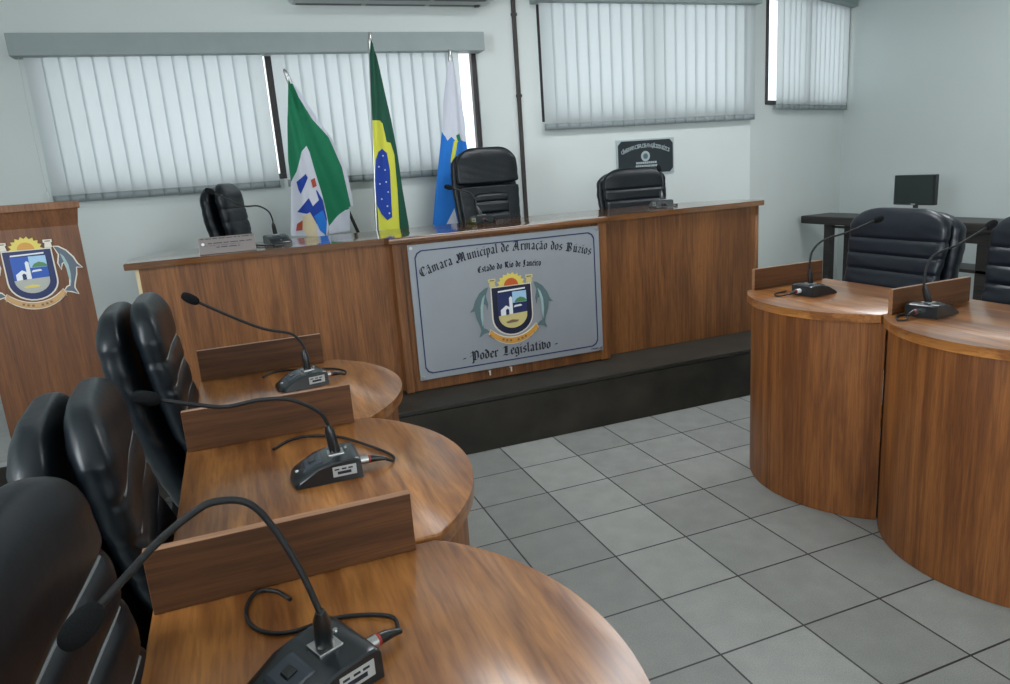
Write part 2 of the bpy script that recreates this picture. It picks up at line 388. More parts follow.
bm = B(); prism(bm, [(-1.60, .335), (-.415, .335), (-.405, .262), (.825, .262), (.835, .335), (1.955, .335), (1.995, .38), (1.985, .56), (1.75, .80), (1.45, .90), (-1.25, .95), (-1.50, .82), (-1.61, .60)], ZT, 1.099, .006)
obj('worktop', bm, 'wood_bench_top', t, smooth=30)
for x, z in ((.075, .330), (.200, .332)):
    bm = B(); tube(bm, [(x, YCF+.015, z), (x, YCF-.006, z)], .006, 8); box(bm, x-.004, x+.004, YCF-.008, YCF-.002, z-.022, z+.006, .002); obj('door_peg', bm, 'cream', t)

# ------------------------------------------------------------------ lettering: broad-nib pen strokes
def G():
    g = {}
    mn = lambda x: [(x-.10, .86), (x, .97), (x, .10), (x+.12, .0)]
    g['i'] = (.42, [mn(.2), [(.16, 1.28), (.24, 1.36)]]); g['n'] = (.78, [mn(.18), [(.2, .78), (.5, 1.0), (.54, .9), (.54, .1), (.66, 0)]])
    g['m'] = (1.14, [mn(.18), [(.2, .78), (.46, 1.0), (.52, .9), (.52, .08)], [(.54, .78), (.8, 1.0), (.86, .9), (.86, .1), (1.0, 0)]])
    g['u'] = (.78, [[(.1, .88), (.2, .97), (.2, .12), (.32, 0), (.54, .2)], [(.46, .88), (.54, .97), (.54, .1), (.66, 0)]])
    g['a'] = (.72, [[(.14, .84), (.3, 1), (.48, .88), (.48, .1), (.62, 0)], [(.48, .56), (.2, .42), (.16, .12), (.3, 0), (.48, .18)]])
    g['r'] = (.58, [mn(.2), [(.24, .78), (.42, 1), (.52, .86)]])
    cc = [(.5, .86), (.34, 1), (.16, .8), (.16, .2), (.32, 0), (.5, .14)]
    g['c'] = (.58, [cc]); g['e'] = (.6, [cc, [(.18, .46), (.46, .66), (.5, .86)]])
    oo = [(.32, 1), (.14, .8), (.14, .2), (.32, 0), (.52, .2), (.52, .8), (.32, 1)]
    g['o'] = (.68, [oo]); g['d'] = (.68, [oo, [(.52, .8), (.46, 1.05), (.12, 1.4)]])
    g['p'] = (.72, [[(.1, .9), (.2, 1.0), (.2, -.5)], [(.2, .8), (.42, 1), (.56, .8), (.56, .2), (.4, 0), (.2, .14)]])
    g['l'] = (.42, [[(.1, 1.36), (.2, 1.46), (.2, .1), (.32, 0)]])
    g['s'] = (.6, [[(.5, .88), (.32, 1), (.16, .82), (.18, .62), (.48, .4), (.48, .16), (.32, 0), (.12, .12)]])
    g['t'] = (.52, [[(.2, 1.28), (.2, .12), (.32, 0), (.44, .1)], [(.04, .92), (.42, .96)]])
    g['z'] = (.62, [[(.1, .92), (.5, .94), (.14, .08), (.54, .08)]])
    g['g'] = (.7, [oo, [(.52, .9), (.54, -.3), (.34, -.46), (.12, -.34)]])
    g['v'] = (.68, [[(.08, 1.2), (.16, 1.0), (.16, .2), (.32, 0), (.52, .22), (.52, .82), (.36, 1.0), (.2, .86)]])
    g['\u00e7'] = (.58, [cc, [(.32, 0), (.38, -.18), (.22, -.36)]])
    g['\u00e2'] = (.72, g['a'][1] + [[(.16, 1.16), (.32, 1.36), (.48, 1.16)]])
    g['\u00e3'] = (.72, g['a'][1] + [[(.14, 1.2), (.26, 1.3), (.38, 1.22), (.5, 1.32)]])
    g['\u00fa'] = (.78, g['u'][1] + [[(.34, 1.18), (.5, 1.42)]])
    g['C'] = (1.15, [[(.98, 1.2), (.72, 1.42), (.3, 1.2), (.14, .75), (.26, .25), (.6, 0), (1.0, .26)], [(.52, 1.3), (.44, .7), (.52, .2)], [(.98, 1.2), (.84, .98)]])
    g['M'] = (1.7, [[(.08, .3), (.24, .04), (.42, .3), (.42, 1.1), (.3, 1.3)], [(.42, 1.05), (.72, 1.4), (.84, 1.2), (.84, .1), (.94, 0)], [(.84, 1.05), (1.14, 1.4), (1.3, 1.2), (1.3, .1), (1.48, 0)], [(.6, 1.2), (.6, .3)], [(1.05, 1.2), (1.05, .3)], [(.0, .1), (.3, -.1), (.5, 0)]])
    g['A'] = (1.3, [[(.12, 1.3), (.5, 1.42), (.9, 1.4)], [(.66, 1.38), (.3, .5), (.1, .06), (.42, .02)], [(.86, 1.38), (.92, .1), (1.1, 0)], [(.3, .62), (.92, .62)], [(.62, 1.2), (.6, .2)]])
    g['B'] = (1.25, [[(.1, 1.2), (.3, 1.4), (.34, 1.2), (.34, .1)], [(.12, .1), (.4, 0), (.8, 0), (1.0, .3), (.84, .68), (.4, .76)], [(.34, 1.3), (.8, 1.42), (.98, 1.1), (.84, .76)], [(.58, 1.3), (.58, .1)]])
    g['E'] = (1.05, [[(.9, 1.24), (.6, 1.42), (.24, 1.1), (.16, .6), (.36, .1), (.66, 0), (.92, .2)], [(.3, .74), (.8, .78)], [(.5, 1.3), (.46, .2)]])
    g['R'] = (1.2, [[(.12, 1.2), (.3, 1.4), (.32, .1), (.14, 0)], [(.32, 1.3), (.78, 1.42), (.92, 1.1), (.74, .8), (.34, .72)], [(.66, .76), (.84, .12), (1.06, 0)], [(.54, 1.3), (.54, .2)]])
    g['J'] = (.9, [[(.2, 1.3), (.5, 1.42), (.78, 1.32)], [(.54, 1.4), (.54, .1), (.36, -.16), (.1, .04)], [(.34, 1.2), (.34, .4)]])
    g['P'] = (1.2, [[(.1, 1.2), (.3, 1.42), (.36, 1.2), (.36, -.4), (.16, -.3)], [(.36, 1.2), (.76, 1.44), (1.0, 1.2), (1.0, .3), (.72, .02), (.36, .2)], [(.6, 1.3), (.6, .2)], [(.0, .7), (.2, .8)]])
    g['L'] = (1.12, [[(.2, 1.1), (.44, 1.44), (.5, 1.2), (.46, .3), (.14, .06)], [(.14, .06), (.44, .12), (.74, 0), (1.0, .2)], [(.7, 1.36), (.66, .3)], [(.5, 1.36), (.8, 1.4)]])
    g['-'] = (.6, [[(.1, .5), (.48, .52)]]); g[' '] = (.5, [])
    return g
GL = G()
def nib_text(bm, s, x0, x1, base, h, y, wgt=.20, mi=0):
    # fit text between x0 and x1; base(u) gives (baseline z, slope); h is the x-height; y the face depth
    tot = sum(GL[c][0] for c in s); k = (x1-x0)/tot; cx = 0
    nib = Vector((math.cos(math.radians(38)), math.sin(math.radians(38))))*wgt
    for c in s:
        w, strokes = GL[c]; u = (cx+w/2)/tot; z, sl = base(u); ca_, sa_ = math.cos(sl), math.sin(sl)
        for st in strokes:
            for p, q in zip(st, st[1:]):
                p, q = Vector(p), Vector(q); d = (q-p)
                quad = [p-nib/2, p+nib/2, q+nib/2, q-nib/2]
                if abs(d.x*nib.y-d.y*nib.x) < .02:
                    pn = Vector((-nib.y, nib.x))*.25; quad = [p-nib/2-pn/2, p-nib/2+pn/2, q+nib/2+pn/2, q+nib/2-pn/2]
                vs = []
                for v in quad:
                    lx = (v.x-w/2)*k; lz = v.y*h
                    vs.append(bm.verts.new((x0+(cx+w/2)*k + lx*ca_-lz*sa_, y, z+lx*sa_+lz*ca_)))
                f = bm.faces.new(vs); f.material_index = mi
        cx += w

# ------------------------------------------------------------------ coat of arms (flat enamelled emblem)
def flat(bm, pts, y, mi=0, th=.002):
    lo = [bm.verts.new((p[0], y, p[1])) for p in pts]; hi = [bm.verts.new((p[0], y-th, p[1])) for p in pts]; n = len(pts)
    for f in [bm.faces.new(lo[::-1]), bm.faces.new(hi)] + [bm.faces.new((lo[i], lo[(i+1) % n], hi[(i+1) % n], hi[i])) for i in range(n)]: f.material_index = mi
def shield_pts(w, top, mid, bot, n=14):
    o = [(-w, top), (-w, mid)]
    for k in range(1, n): a = PI + PI*k/n; o.append((w*math.cos(a), mid+(mid-bot)*math.sin(a)))
    return o + [(w, mid), (w, top)]
def grow(pts, d):
    n = len(pts); out = []
    A = sum(pts[i][0]*pts[(i+1) % n][1]-pts[(i+1) % n][0]*pts[i][1] for i in range(n)); sg = 1 if A > 0 else -1
    for i in range(n):
        a, b, c = Vector(pts[i-1]), Vector(pts[i]), Vector(pts[(i+1) % n])
        n1 = Vector(((b-a).y, -(b-a).x)).normalized()*sg; n2 = Vector(((c-b).y, -(c-b).x)).normalized()*sg
        v = n1+n2; v = v.normalized() if v.length > .3 else n1
        out.append(tuple(b+v*d))
    return out
def coat_of_arms(parent, cx, cz, y, s, style):
    # unit: shield half width 1, shield top at +1.15, point at -1.15
    edge, sand, sun_o, sun_i, rib, dol = (('cream', 'sand_grey', 'yellow', 'orange', 'ribbon', 'dolphin_lectern') if style == 'lectern' else ('cream', 'sand', 'yellow', 'redorange', 'orange', 'dolphin'))
    T = lambda P: [(p[0]*s, p[1]*s) for p in P]
    root = None
    def layer(name, items, mats, par, d=0):
        bm = B()
        for pts, mi, k in items: flat(bm, T(pts), -.001-.0016*k-d, mi, .0015)
        return obj(name, bm, mats, par, loc=(cx, y, cz) if par is parent else (0, 0, 0))
    sh = shield_pts(1, 1.12, -.35, -1.22)
    inner = shield_pts(.76, .86, -.30, -.94)
    cr = layer('coat_of_arms', [(grow(sh, .07), 0, 0), (sh, 1, 1), (shield_pts(.74, .84, -.28, -.92), 2, 2)], [edge, 'navy' if style == 'lectern' else 'navy_deep', 'blue' if style == 'lectern' else 'navy'], parent)
    layer('shield_picture', [
        ([(0.02, .84), (.74, .84), (.74, .30), (.02, .30)], 0, 3),
        ([(.12, .36), (.22, .48), (.42, .56), (.62, .50), (.74, .38), (.74, .32), (.12, .32)], 1, 4),
        ([(.04, .08), (.50, .12), (.44, .20), (.12, .18)], 2, 4),
        ([(-.62, -.26), (-.62, .02), (-.34, .22), (-.16, .12), (-.16, .56), (-.08, .64), (.0, .56), (.0, -.22)], 2, 4),
        ([(-.36, -.24), (-.36, .0), (-.28, .06), (-.2, 0), (-.2, -.23)], 3, 5),
        ([(-.74, -.26), (.74, -.20)] + [(.74*math.cos(a), -.28+.64*math.sin(a)) for a in [-PI*k/14 for k in range(1, 14)]], 4, 3),
        ([(-.4, -.58), (-.05, -.5), (.3, -.56), (.2, -.64), (-.3, -.66)], 5, 4),
        ([(-.70, .88), (.70, .92), (.70, .99), (-.70, .95)], 2, 3)],
        ['sky_blue', 'green_hill', 'white', 'navy', sand, 'brown' if style != 'lectern' else 'yellow'], cr)
    star = []
    for k in range(19):
        a = PI*k/18; r = .56 if k % 2 else .68
        star.append((r*math.cos(a)*1.08, 1.16+r*math.sin(a)*.92))
    layer('sun', [(star, 0, 1), ([(.36*math.cos(PI*k/10), 1.17+.34*math.sin(PI*k/10)) for k in range(11)], 1, 2)], [sun_o, sun_i], cr)
    for sx in (-1, 1):
        tw = [(.78, 1.18), (.82, 1.42), (.76, 1.42), (.76, 1.56), (1.14, 1.56), (1.14, 1.42), (1.08, 1.42), (1.10, 1.18)]
        tw = [(sx*a, b) for a, b in tw]
        layer('tower', [(tw if sx > 0 else tw[::-1], 0, 1), ([(sx*.84, 1.46), (sx*1.06, 1.46), (sx*1.06, 1.51), (sx*.84, 1.51)], 1, 2)], [edge if style == 'lectern' else 'sand', 'brown'], cr)
        d = [(1.16, 1.20), (1.34, 1.16), (1.62, .96), (1.86, .62), (1.98, .30), (2.16, .10), (1.92, .14), (1.86, -.20), (1.70, -.66), (1.66, -.86), (1.78, -1.16), (1.54, -1.02),
             (1.24, -.96), (1.38, -.80), (1.52, -.74), (1.58, -.40), (1.56, .10), (1.46, .44), (1.34, .36), (1.28, .10), (1.22, .40), (1.32, .80)]
        belly = [(1.36, .86), (1.50, .70), (1.62, .30), (1.64, -.20), (1.58, -.66), (1.52, -.30), (1.50, .20), (1.42, .60)]
        dd = [(sx*a, b) for a, b in d]; bb = [(sx*a, b) for a, b in belly]
        it = [(dd, 0, 1), (bb, 1, 2)]
        if style == 'lectern': it = [(grow(dd, .06), 2, 0)] + it
        layer('dolphin', it, [dol, 'dolphin_light', edge], cr)
    up_, lo_ = [], []
    for k in range(13):
        a = math.radians(222+96*k/12); up_.append((1.62*math.cos(a)*.98, .18+1.58*math.sin(a))); lo_.append((1.62*math.cos(a)*1.06, .18+1.86*math.sin(a)))
    rb = up_ + lo_[::-1]
    tails = [[(-1.16, -.86), (-1.30, -1.22), (-1.14, -1.16), (-1.06, -1.36), (-.96, -1.1)], [(1.16, -.86), (1.30, -1.22), (1.14, -1.16), (1.06, -1.36), (.96, -1.1)]]
    it = [(grow(rb, .04), 1, 1), (rb, 0, 2), (tails[0], 0, 1), (tails[1][::-1], 0, 1)]
    for k in list(range(3)) + list(range(4, 7)):
        a = math.radians(249+7*k); c_, s_ = math.cos(a), math.sin(a)
        it.append(([(1.62*c_-.05, .18+1.66*s_), (1.62*c_+.05, .18+1.66*s_), (1.64*c_+.05, .18+1.76*s_), (1.64*c_-.05, .18+1.76*s_)], 2, 3))
    layer('ribbon', it, [rib, edge, 'brown'], cr)
    return cr

# municipal sign
YS = .270
t = thing('municipal_sign', 'large silver municipal sign with blackletter text and coat of arms', 'sign', (0, 0, 0))
SX0, SX1, SZ0, SZ1 = -.314, .768, .346, 1.056
bm = B(); box(bm, SX0, SX1, YS, YCF-.001, SZ0, SZ1, .002); obj('panel', bm, 'sign', t)
def notched(i, c): return [(SX0+i+c, SZ0+i), (SX1-i-c, SZ0+i), (SX1-i-c*.35, SZ0+i+c*.35), (SX1-i, SZ0+i+c), (SX1-i, SZ1-i-c), (SX1-i-c*.35, SZ1-i-c*.35), (SX1-i-c, SZ1-i), (SX0+i+c, SZ1-i), (SX0+i+c*.35, SZ1-i-c*.35), (SX0+i, SZ1-i-c), (SX0+i, SZ0+i+c), (SX0+i+c*.35, SZ0+i+c*.35)]
bm = B(); a_, b_ = notched(.030, .035), notched(.0365, .033); n = len(a_)
va = [bm.verts.new((p[0], YS-.001, p[1])) for p in a_]; vb = [bm.verts.new((p[0], YS-.001, p[1])) for p in b_]
for i in range(n): bm.faces.new((va[i], va[(i+1) % n], vb[(i+1) % n], vb[i]))
obj('border_line', bm, 'navy', t)
bm = B()
arc = lambda u: (.888+.078*(1-(2*u-1)**2)+.012*u, math.atan(-.078*4*(2*u-1)/.98)*.9)
nib_text(bm, 'C\u00e2mara Municipal de Arma\u00e7\u00e3o dos B\u00fazios', -.262, .712, arc, .0325, YS-.001, .25)
obj('title_lettering', bm, 'ink', t); bm = B()
nib_text(bm, 'Estado do Rio de Janeiro', .045, .41, lambda u: (.872+.010*(1-(2*u-1)**2)+.003, 0), .0225, YS-.001, .30)
obj('subtitle_lettering', bm, 'ink', t); bm = B()
nib_text(bm, '- Poder Legislativo -', -.078, .488, lambda u: (.410, 0), .035, YS-.001, .26)
obj('lettering', bm, 'ink', t)
coat_of_arms(t, .226, .660, YS-.0005, .112, 'sign')
for x in (SX0+.016, SX1-.016):
    for z in (SZ0+.016, SZ1-.016):
        bm = B(); tube(bm, [(x, YS, z), (x, YS-.004, z)], .008, 10); obj('screw_cap', bm, 'chrome', t)
bm = B(); box(bm, .69, .735, YS-.0015, YS-.0005, .361, .365); obj('maker_mark', bm, 'ink', t)

# ------------------------------------------------------------------ round-fronted desks
def lobe(R, c, half, rear, ext_far=False, n=28):
    a0 = math.asin(half/R); pts = [(rear, -half)]
    for k in range(n+1):
        a = -a0 + 2*a0*k/n; pts.append((R*math.cos(a), R*math.sin(a)))
    pts.append((rear, half)); return pts
def round_desk(label, x, y, rotz, group, top='wood_top', far=1, rear=-.115, ym=.35):
    # local +x is the bulging front; far = side (+1/-1 in local y) that carries the divider
    t = thing('round_front_desk', label, 'desk', (x, y, 0), rotz, group)
    R = .478 if far > 0 else .475; h = ym-.0008
    bm = B(); prism(bm, lobe(R, 0, h, rear), .75, .78, .004); obj('desk_top', bm, top, t, smooth=40)
    Rb = .458; a0 = math.asin(h/Rb); bm = B(); rings = []
    for z in (.0015, .7495):
        ring = [(Rb*math.cos(a), Rb*math.sin(a), z) for a in [-a0+2*a0*k/40 for k in range(41)]]
        ring += [((Rb-.016)*math.cos(a), (Rb-.016)*math.sin(a)*.998, z) for a in [a0-2*a0*k/40 for k in range(41)]]
        rings.append(ring)
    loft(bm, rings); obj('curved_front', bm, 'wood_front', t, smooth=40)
    for s in (-1, 1):
        bm = B(); y1 = s*h; y0 = s*(h-.016)
        box(bm, -.02, math.sqrt(Rb*Rb-h*h)-.02, min(y0, y1), max(y0, y1), .0015, .7495); obj('side_panel', bm, 'wood_front', t)
    bm = B(); d0, d1 = sorted((far*(h-.002), far*(h-.020))); box(bm, rear+(.004 if far > 0 else .040), rear+(.404 if far > 0 else .420), d0, d1, .7802, .882 if far > 0 else .868, .0015)
    for f in bm.faces:
        if f.normal.z > .9 or abs(f.normal.x) > .9: f.material_index = 1
    obj('divider', bm, ['wood_divider', 'wood_edge'], t)
    return t
LXY = [(-1.178, -1.108), (-1.188, -1.810), (-1.202, -2.522)]
gl = 'round-fronted desks in the left row'
round_desk('round-fronted wooden desk closest to the front bench, in the left row', *LXY[0], 0, gl)
round_desk('round-fronted wooden desk in the middle of the left row', *LXY[1], 0, gl)
round_desk('round-fronted wooden desk cut off by the bottom edge of the photo', *LXY[2], 0, gl)
RXY = [(1.285, -1.082), (1.290, -1.785)]
gr = 'round-fronted desks in the right row'
_a = round_desk('round-fronted wooden desk in the right row with a black swivel chair directly behind it', *RXY[0], PI, gr, far=-1, rear=-.115)
_b = round_desk('round-fronted wooden desk cut off by the right edge of the photo', *RXY[1], PI, gr, far=-1, rear=-.115)

for _t in (_a, _b): _t.scale.z = 1.0256

# ------------------------------------------------------------------ microphones
def mic(label, x, y, z, rot, neck, cable, group, detail=True, head_dir=None, white_plug=False):
    """local -x is the speaker's side; neck and cable are world points"""
    t = thing('desk_microphone', label, 'microphone', (x, y, z), rot, group)
    inv = Matrix.Rotation(-rot, 4, 'Z') @ Matrix.Translation((-x, -y, -z)); t.scale = (.94, .94, 1)
    loc = lambda p: Vector(((inv @ Vector(p)).x/.94, (inv @ Vector(p)).y/.94, (inv @ Vector(p)).z))
    prof = [(-.080, .004), (-.078, .010), (-.070, .016), (-.050, .026), (-.020, .037), (.015, .044), (.050, .046), (.068, .045), (.074, .040), (.075, .002)]
    bm = B(); rings = []
    for yy, ins in ((-.058, .004), (-.055, .001), (-.040, 0), (0, 0), (.040, 0), (.055, .001), (.058, .004)):
        nose = .010*(abs(yy)/.058)**2
        rings.append([(px + (nose if px < -.04 else 0), yy, max(.001, pz-ins)) for px, pz in prof] + [(.075, yy, .0008), (-.078+nose, yy, .0008)])
    loft(bm, rings); obj('base', bm, 'plastic_grey', t, smooth=40)
    bm = B(); sl = math.atan2(.011, .030)
    def zf(px):
        for (a, za), (c, zc) in zip(prof, prof[1:]):
            if a <= px <= c: return za+(zc-za)*(px-a)/(c-a)
        return .045
    def pad(px0, px1, w, hgt, mt, nm):
        bm = B(); n = 8; rows = []
        for k in range(n+1):
            px = px0+(px1-px0)*k/n; e_ = .0018 if k in (0, n) else 0
            rows.append([bm.verts.new((px, q*w, zf(px)+(hgt-e_ if abs(q) < .99 else -.002))) for q in (-1, -.93, .93, 1)])
        for r_, q_ in zip(rows, rows[1:]):
            for i in range(3): bm.faces.new((r_[i], r_[i+1], q_[i+1], q_[i]))
        return obj(nm, bm, mt, t)
    pad(-.050, -.006, .030, .0030, 'pad', 'control_pad'); pad(-.036, -.020, .010, .0052, 'plastic', 'talk_button')
    bm = B(); tube(bm, [(-.062, .0, .0185), (-.062, 0, .0215)], .0045, 10); obj('indicator_light', bm, 'white_dot', t)
    bm = B(); box(bm, .008, .044, -.018, .018, .0425, .0480, .0015); obj('socket_plate', bm, 'chrome', t)
    bm = B(); tube(bm, [(.051, .014, .044), (.051, .014, .050)], .0035, 8); obj('release_pin', bm, 'chrome', t)
    bm = B(); box(bm, .010, .062, -.0588, -.0560, .012, .034, .0005); box(bm, .020, .050, -.0594, -.0586, .017, .023, mi=1)
    for a in (.014, .030, .044): box(bm, a, a+.010, -.0594, -.0586, .0265, .0295, mi=1)
    obj('label', bm, ['sticker', 'ink'], t)
    # connector at the rear
    cy = -.012
    bm = B(); tube(bm, [(.074, cy, .020), (.096, cy, .020)], .0095, 12); obj('cable_connector', bm, 'chrome' if not white_plug else 'white', t, smooth=40)
    bm = B(); tube(bm, [(.096, cy, .020), (.101, cy, .020)], .0088, 12, mi=1); tube(bm, [(.101, cy, .020), (.112, cy, .019), (.128, cy, .016), (.138, cy, .013)], .007, 10, rr=[.0085, .0078, .0055, .004]); obj('cable_boot', bm, ['plastic', 'red'], t, smooth=40)
    if cable:
        pts = [Vector((.134, cy, .0135))] + [loc(p) for p in cable]
        bm = B(); tube(bm, catmull(pts, 8), .0032, 8); obj('cable', bm, 'rubber', t)
    # gooseneck
    s0 = Vector((.026, 0, .047)); pts = [loc(p) for p in neck]
    bm = B(); q = s0 + (pts[0]-s0).normalized()*.062
    tube(bm, [s0, s0.lerp(q, .3), s0.lerp(q, .75), q], .009, 12, rr=[.0125, .0122, .0112, .0060]); obj('neck_sleeve', bm, 'plastic', t, smooth=40)
    cp = catmull([s0.lerp(q, .9)] + pts, 8)
    bm = B(); tube(bm, cp, .0044, 8); obj('gooseneck', bm, 'rubber', t)
    d = (cp[-1]-cp[-3]).normalized(); e = cp[-1]; bm = B(); hs = []; rr = []
    for k in range(13):
        a = PI*k/12; hs.append(e + d*(.027*(1-math.cos(a))-.004)); rr.append(max(.002, .0145*abs(math.sin(a))**.62))
    tube(bm, hs, .01, 14, rr=rr); obj('foam_windscreen', bm, 'foam', t)
    return t
gm = 'gooseneck microphones on the left row of desks'
mic('black gooseneck microphone on the lowest desk, foam head before the closest chair', -1.112, -2.458, .7802, math.radians(24),
    [(-1.090, -2.466, .882), (-1.104, -2.455, .935), (-1.126, -2.444, .992), (-1.150, -2.444, 1.032), (-1.185, -2.446, 1.043), at(190, 515, -2.455), at(160, 540, -2.475), at(130, 572, -2.51), at(96, 610, -2.56)],
    [(-.990, -2.368, .784), (-1.02, -2.345, .784), (-1.07, -2.33, .784), (-1.125, -2.335, .784), (-1.161, -2.318, .784), (-1.181, -2.283, .784), (-1.183, -2.239, .784), (-1.167, -2.206, .784), (-1.141, -2.217, .784), (-1.121, -2.250, .783)], gm)
mic('black gooseneck microphone on the middle desk of the left row', -1.010, -1.790, .7802, 0,
    [(-.994, -1.79, .893), (-1.010, -1.795, .925), (-1.062, -1.80, .961), (-1.119, -1.80, .971), (-1.186, -1.80, .969), (-1.247, -1.80, .986), (-1.300, -1.80, 1.004)],
    [(-.868, -1.80, .785), (-.862, -1.765, .784), (-.896, -1.683, .784), (-.951, -1.583, .784), (-1.017, -1.535, .784), (-1.065, -1.537, .784), (-1.107, -1.578, .783)], gm)
mic('black gooseneck microphone on the left desk closest to the front bench, head raised high', -.990, -1.035, .7802, math.radians(12),
    [(-.969, -1.028, .905), (-.997, -1.028, .944), (-1.072, -1.028, .971), (-1.139, -1.028, 1.008), (-1.245, -1.028, 1.077)],
    [(-.850, -1.00, .785), (-.845, -.955, .784), (-.883, -.895, .784), (-.977, -.845, .784), (-1.056, -.820, .784), (-1.098, -.867, .783)], gm)
gm2 = 'gooseneck microphones on the right row of desks'
m1 = mic('black gooseneck microphone with white connector on the first right desk, beside the short wooden divider', 1.150, -.918, .7802, PI+math.radians(3),
    [(1.108, -.930, .905), (1.118, -.932, .960), (1.175, -.932, 1.000), (1.299, -.932, 1.020), (1.392, -.932, 1.042), (1.445, -.932, 1.054)],
    [(1.005, -.885, .785), (.998, -.865, .784), (1.03, -.825, .784), (1.10, -.81, .783)], gm2, white_plug=True)
m2 = mic('black gooseneck microphone on the right desk cut off by the right edge of the photo', 1.175, -1.462, .7802, PI+math.radians(10),
    [(1.126, -1.464, .890), (1.134, -1.464, .953), (1.173, -1.464, .989), (1.281, -1.464, 1.012), (1.368, -1.464, 1.042), (1.408, -1.464, 1.056)],
    [(1.03, -1.485, .785), (1.01, -1.47, .784), (1.05, -1.43, .784), (1.10, -1.42, .784)], gm2)
for _t, _x in ((m1, -.058), (m2, -.086)): _t.location += Vector((_x, -.064 if _t is m2 else -.068, .0200))
gm3 = 'gooseneck microphones on the front bench'
ZB = 1.0995
mic('black gooseneck microphone on the front bench beside the name plate', -.905, .70, ZB, PI*.5+.25,
    [at(272, 218, .70), at(268, 211, .70), at(258, 206, .70), at(243, 206, .72), at(228, 199, .74), at(214, 193, .76)], [(-.93, .555, 1.103), (-.95, .56, 1.103), (-1.0, .62, 1.103), (-1.02, .70, 1.102)], gm3)
mic('black gooseneck microphone on the front bench in front of the tallest chair', .245, .76, ZB, -PI*.5+.15,
    [at(476, 206, .76), at(475, 199, .78), at(470, 193, .80), at(460, 190, .82), at(452, 188, .84)], [(.25, .88, 1.103), (.29, .90, 1.103), (.33, .84, 1.103), (.36, .80, 1.102)], gm3)
mic('black gooseneck microphone on the front bench below the black wall plaque', 1.385, .60, ZB, -PI*.5-.2,
    [at(661, 192, .60), at(663, 183, .61), at(662, 176, .64), at(660, 171, .67)], [(1.40, .73, 1.103), (1.46, .75, 1.103), (1.53, .68, 1.103), (1.55, .66, 1.102)], gm3)

# ------------------------------------------------------------------ chairs (local +x is forward)
def interp(tab, z):
    if z <= tab[0][0]: return tab[0][1:]
    for a, b in zip(tab, tab[1:]):
        if z <= b[0]:
            k = (z-a[0])/(b[0]-a[0]); k = k*k*(3-2*k) if len(a) > 5 else k
            return [u+(v-u)*k for u, v in zip(a[1:], b[1:])]
    return tab[-1][1:]
def slab(bm, tab, z0, z1, n, seams=(), e=3.2, rnd=.05, crown=.0, rb=.03, wr=0, seed=0):
    """upholstered slab: tab rows are (z, x_rear, x_front, half_width); rounded top and bottom"""
    rings = []; zs = []
    for k in range(n+1):
        a = k/n; zs.append(z0+(z1-z0)*a)
    m = 9
    zs = [z0 + rb*(1-math.cos(PI/2*k/m)) for k in range(m)] + [z for z in zs if z0+rb < z < z1-rnd] + [z1-rnd + rnd*math.sin(PI/2*k/m) for k in range(m+1)]
    for z in zs:
        xr, xf, hw = interp(tab, z)
        q = 1.0
        if z > z1-rnd: q = math.sqrt(max(0.0, 1-((z-(z1-rnd))/rnd)**2))
        elif z < z0+rb: q = math.sqrt(max(0.0, 1-((z0+rb-z)/rb)**2))
        q = max(q, .06)
        g = sum(math.exp(-((z-s)/.007)**2) for s in seams)
        bul = 0
        if seams:
            ss = sorted(list(seams)+[z0, z1])
            for u, v in zip(ss, ss[1:]):
                if u <= z <= v: bul = .004*abs(math.sin(PI*(z-u)/(v-u)))**.7
        cx = (xr+xf)/2; hx = (xf-xr)/2*(.35+.65*q); hy = hw*(1-(1-q)*.55)
        ring = []
        for (px, py) in sup(hx, hy, 44, e):
            f = px/hx if hx else 0
            px2 = px - (g*.007-bul)*max(0, f) - crown*(py/hw)**2*.0
            px2 += crown*(abs(py)/hw)**2.2
            py2 = py*(1-.012*g)
            if wr: px2 += wr*math.sin(py*37+z*51+seed)*math.sin(z*83+seed*2)*.5; py2 += wr*math.sin(z*95+seed)*.5
            ring.append((cx+px2, py2, z))
        rings.append(ring)
    loft(bm, rings)
def seam_line(bm, tab, z, crown, r=.0030):
    xr, xf, hw = interp(tab, z); hx = (xf-xr)/2; cx = (xr+xf)/2
    pts = []
    for k in range(25):
        a = -PI*.26 + PI*.52*k/24; c, s = math.cos(a), math.sin(a)
        px = (hx-.0055)*abs(c)**(2/3.4); py = (hw*.993)*math.copysign(abs(s)**(2/3.4), s)
        pts.append((cx+px+crown*(abs(py)/hw)**2.2, py, z))
    tube(bm, pts, r, 6)
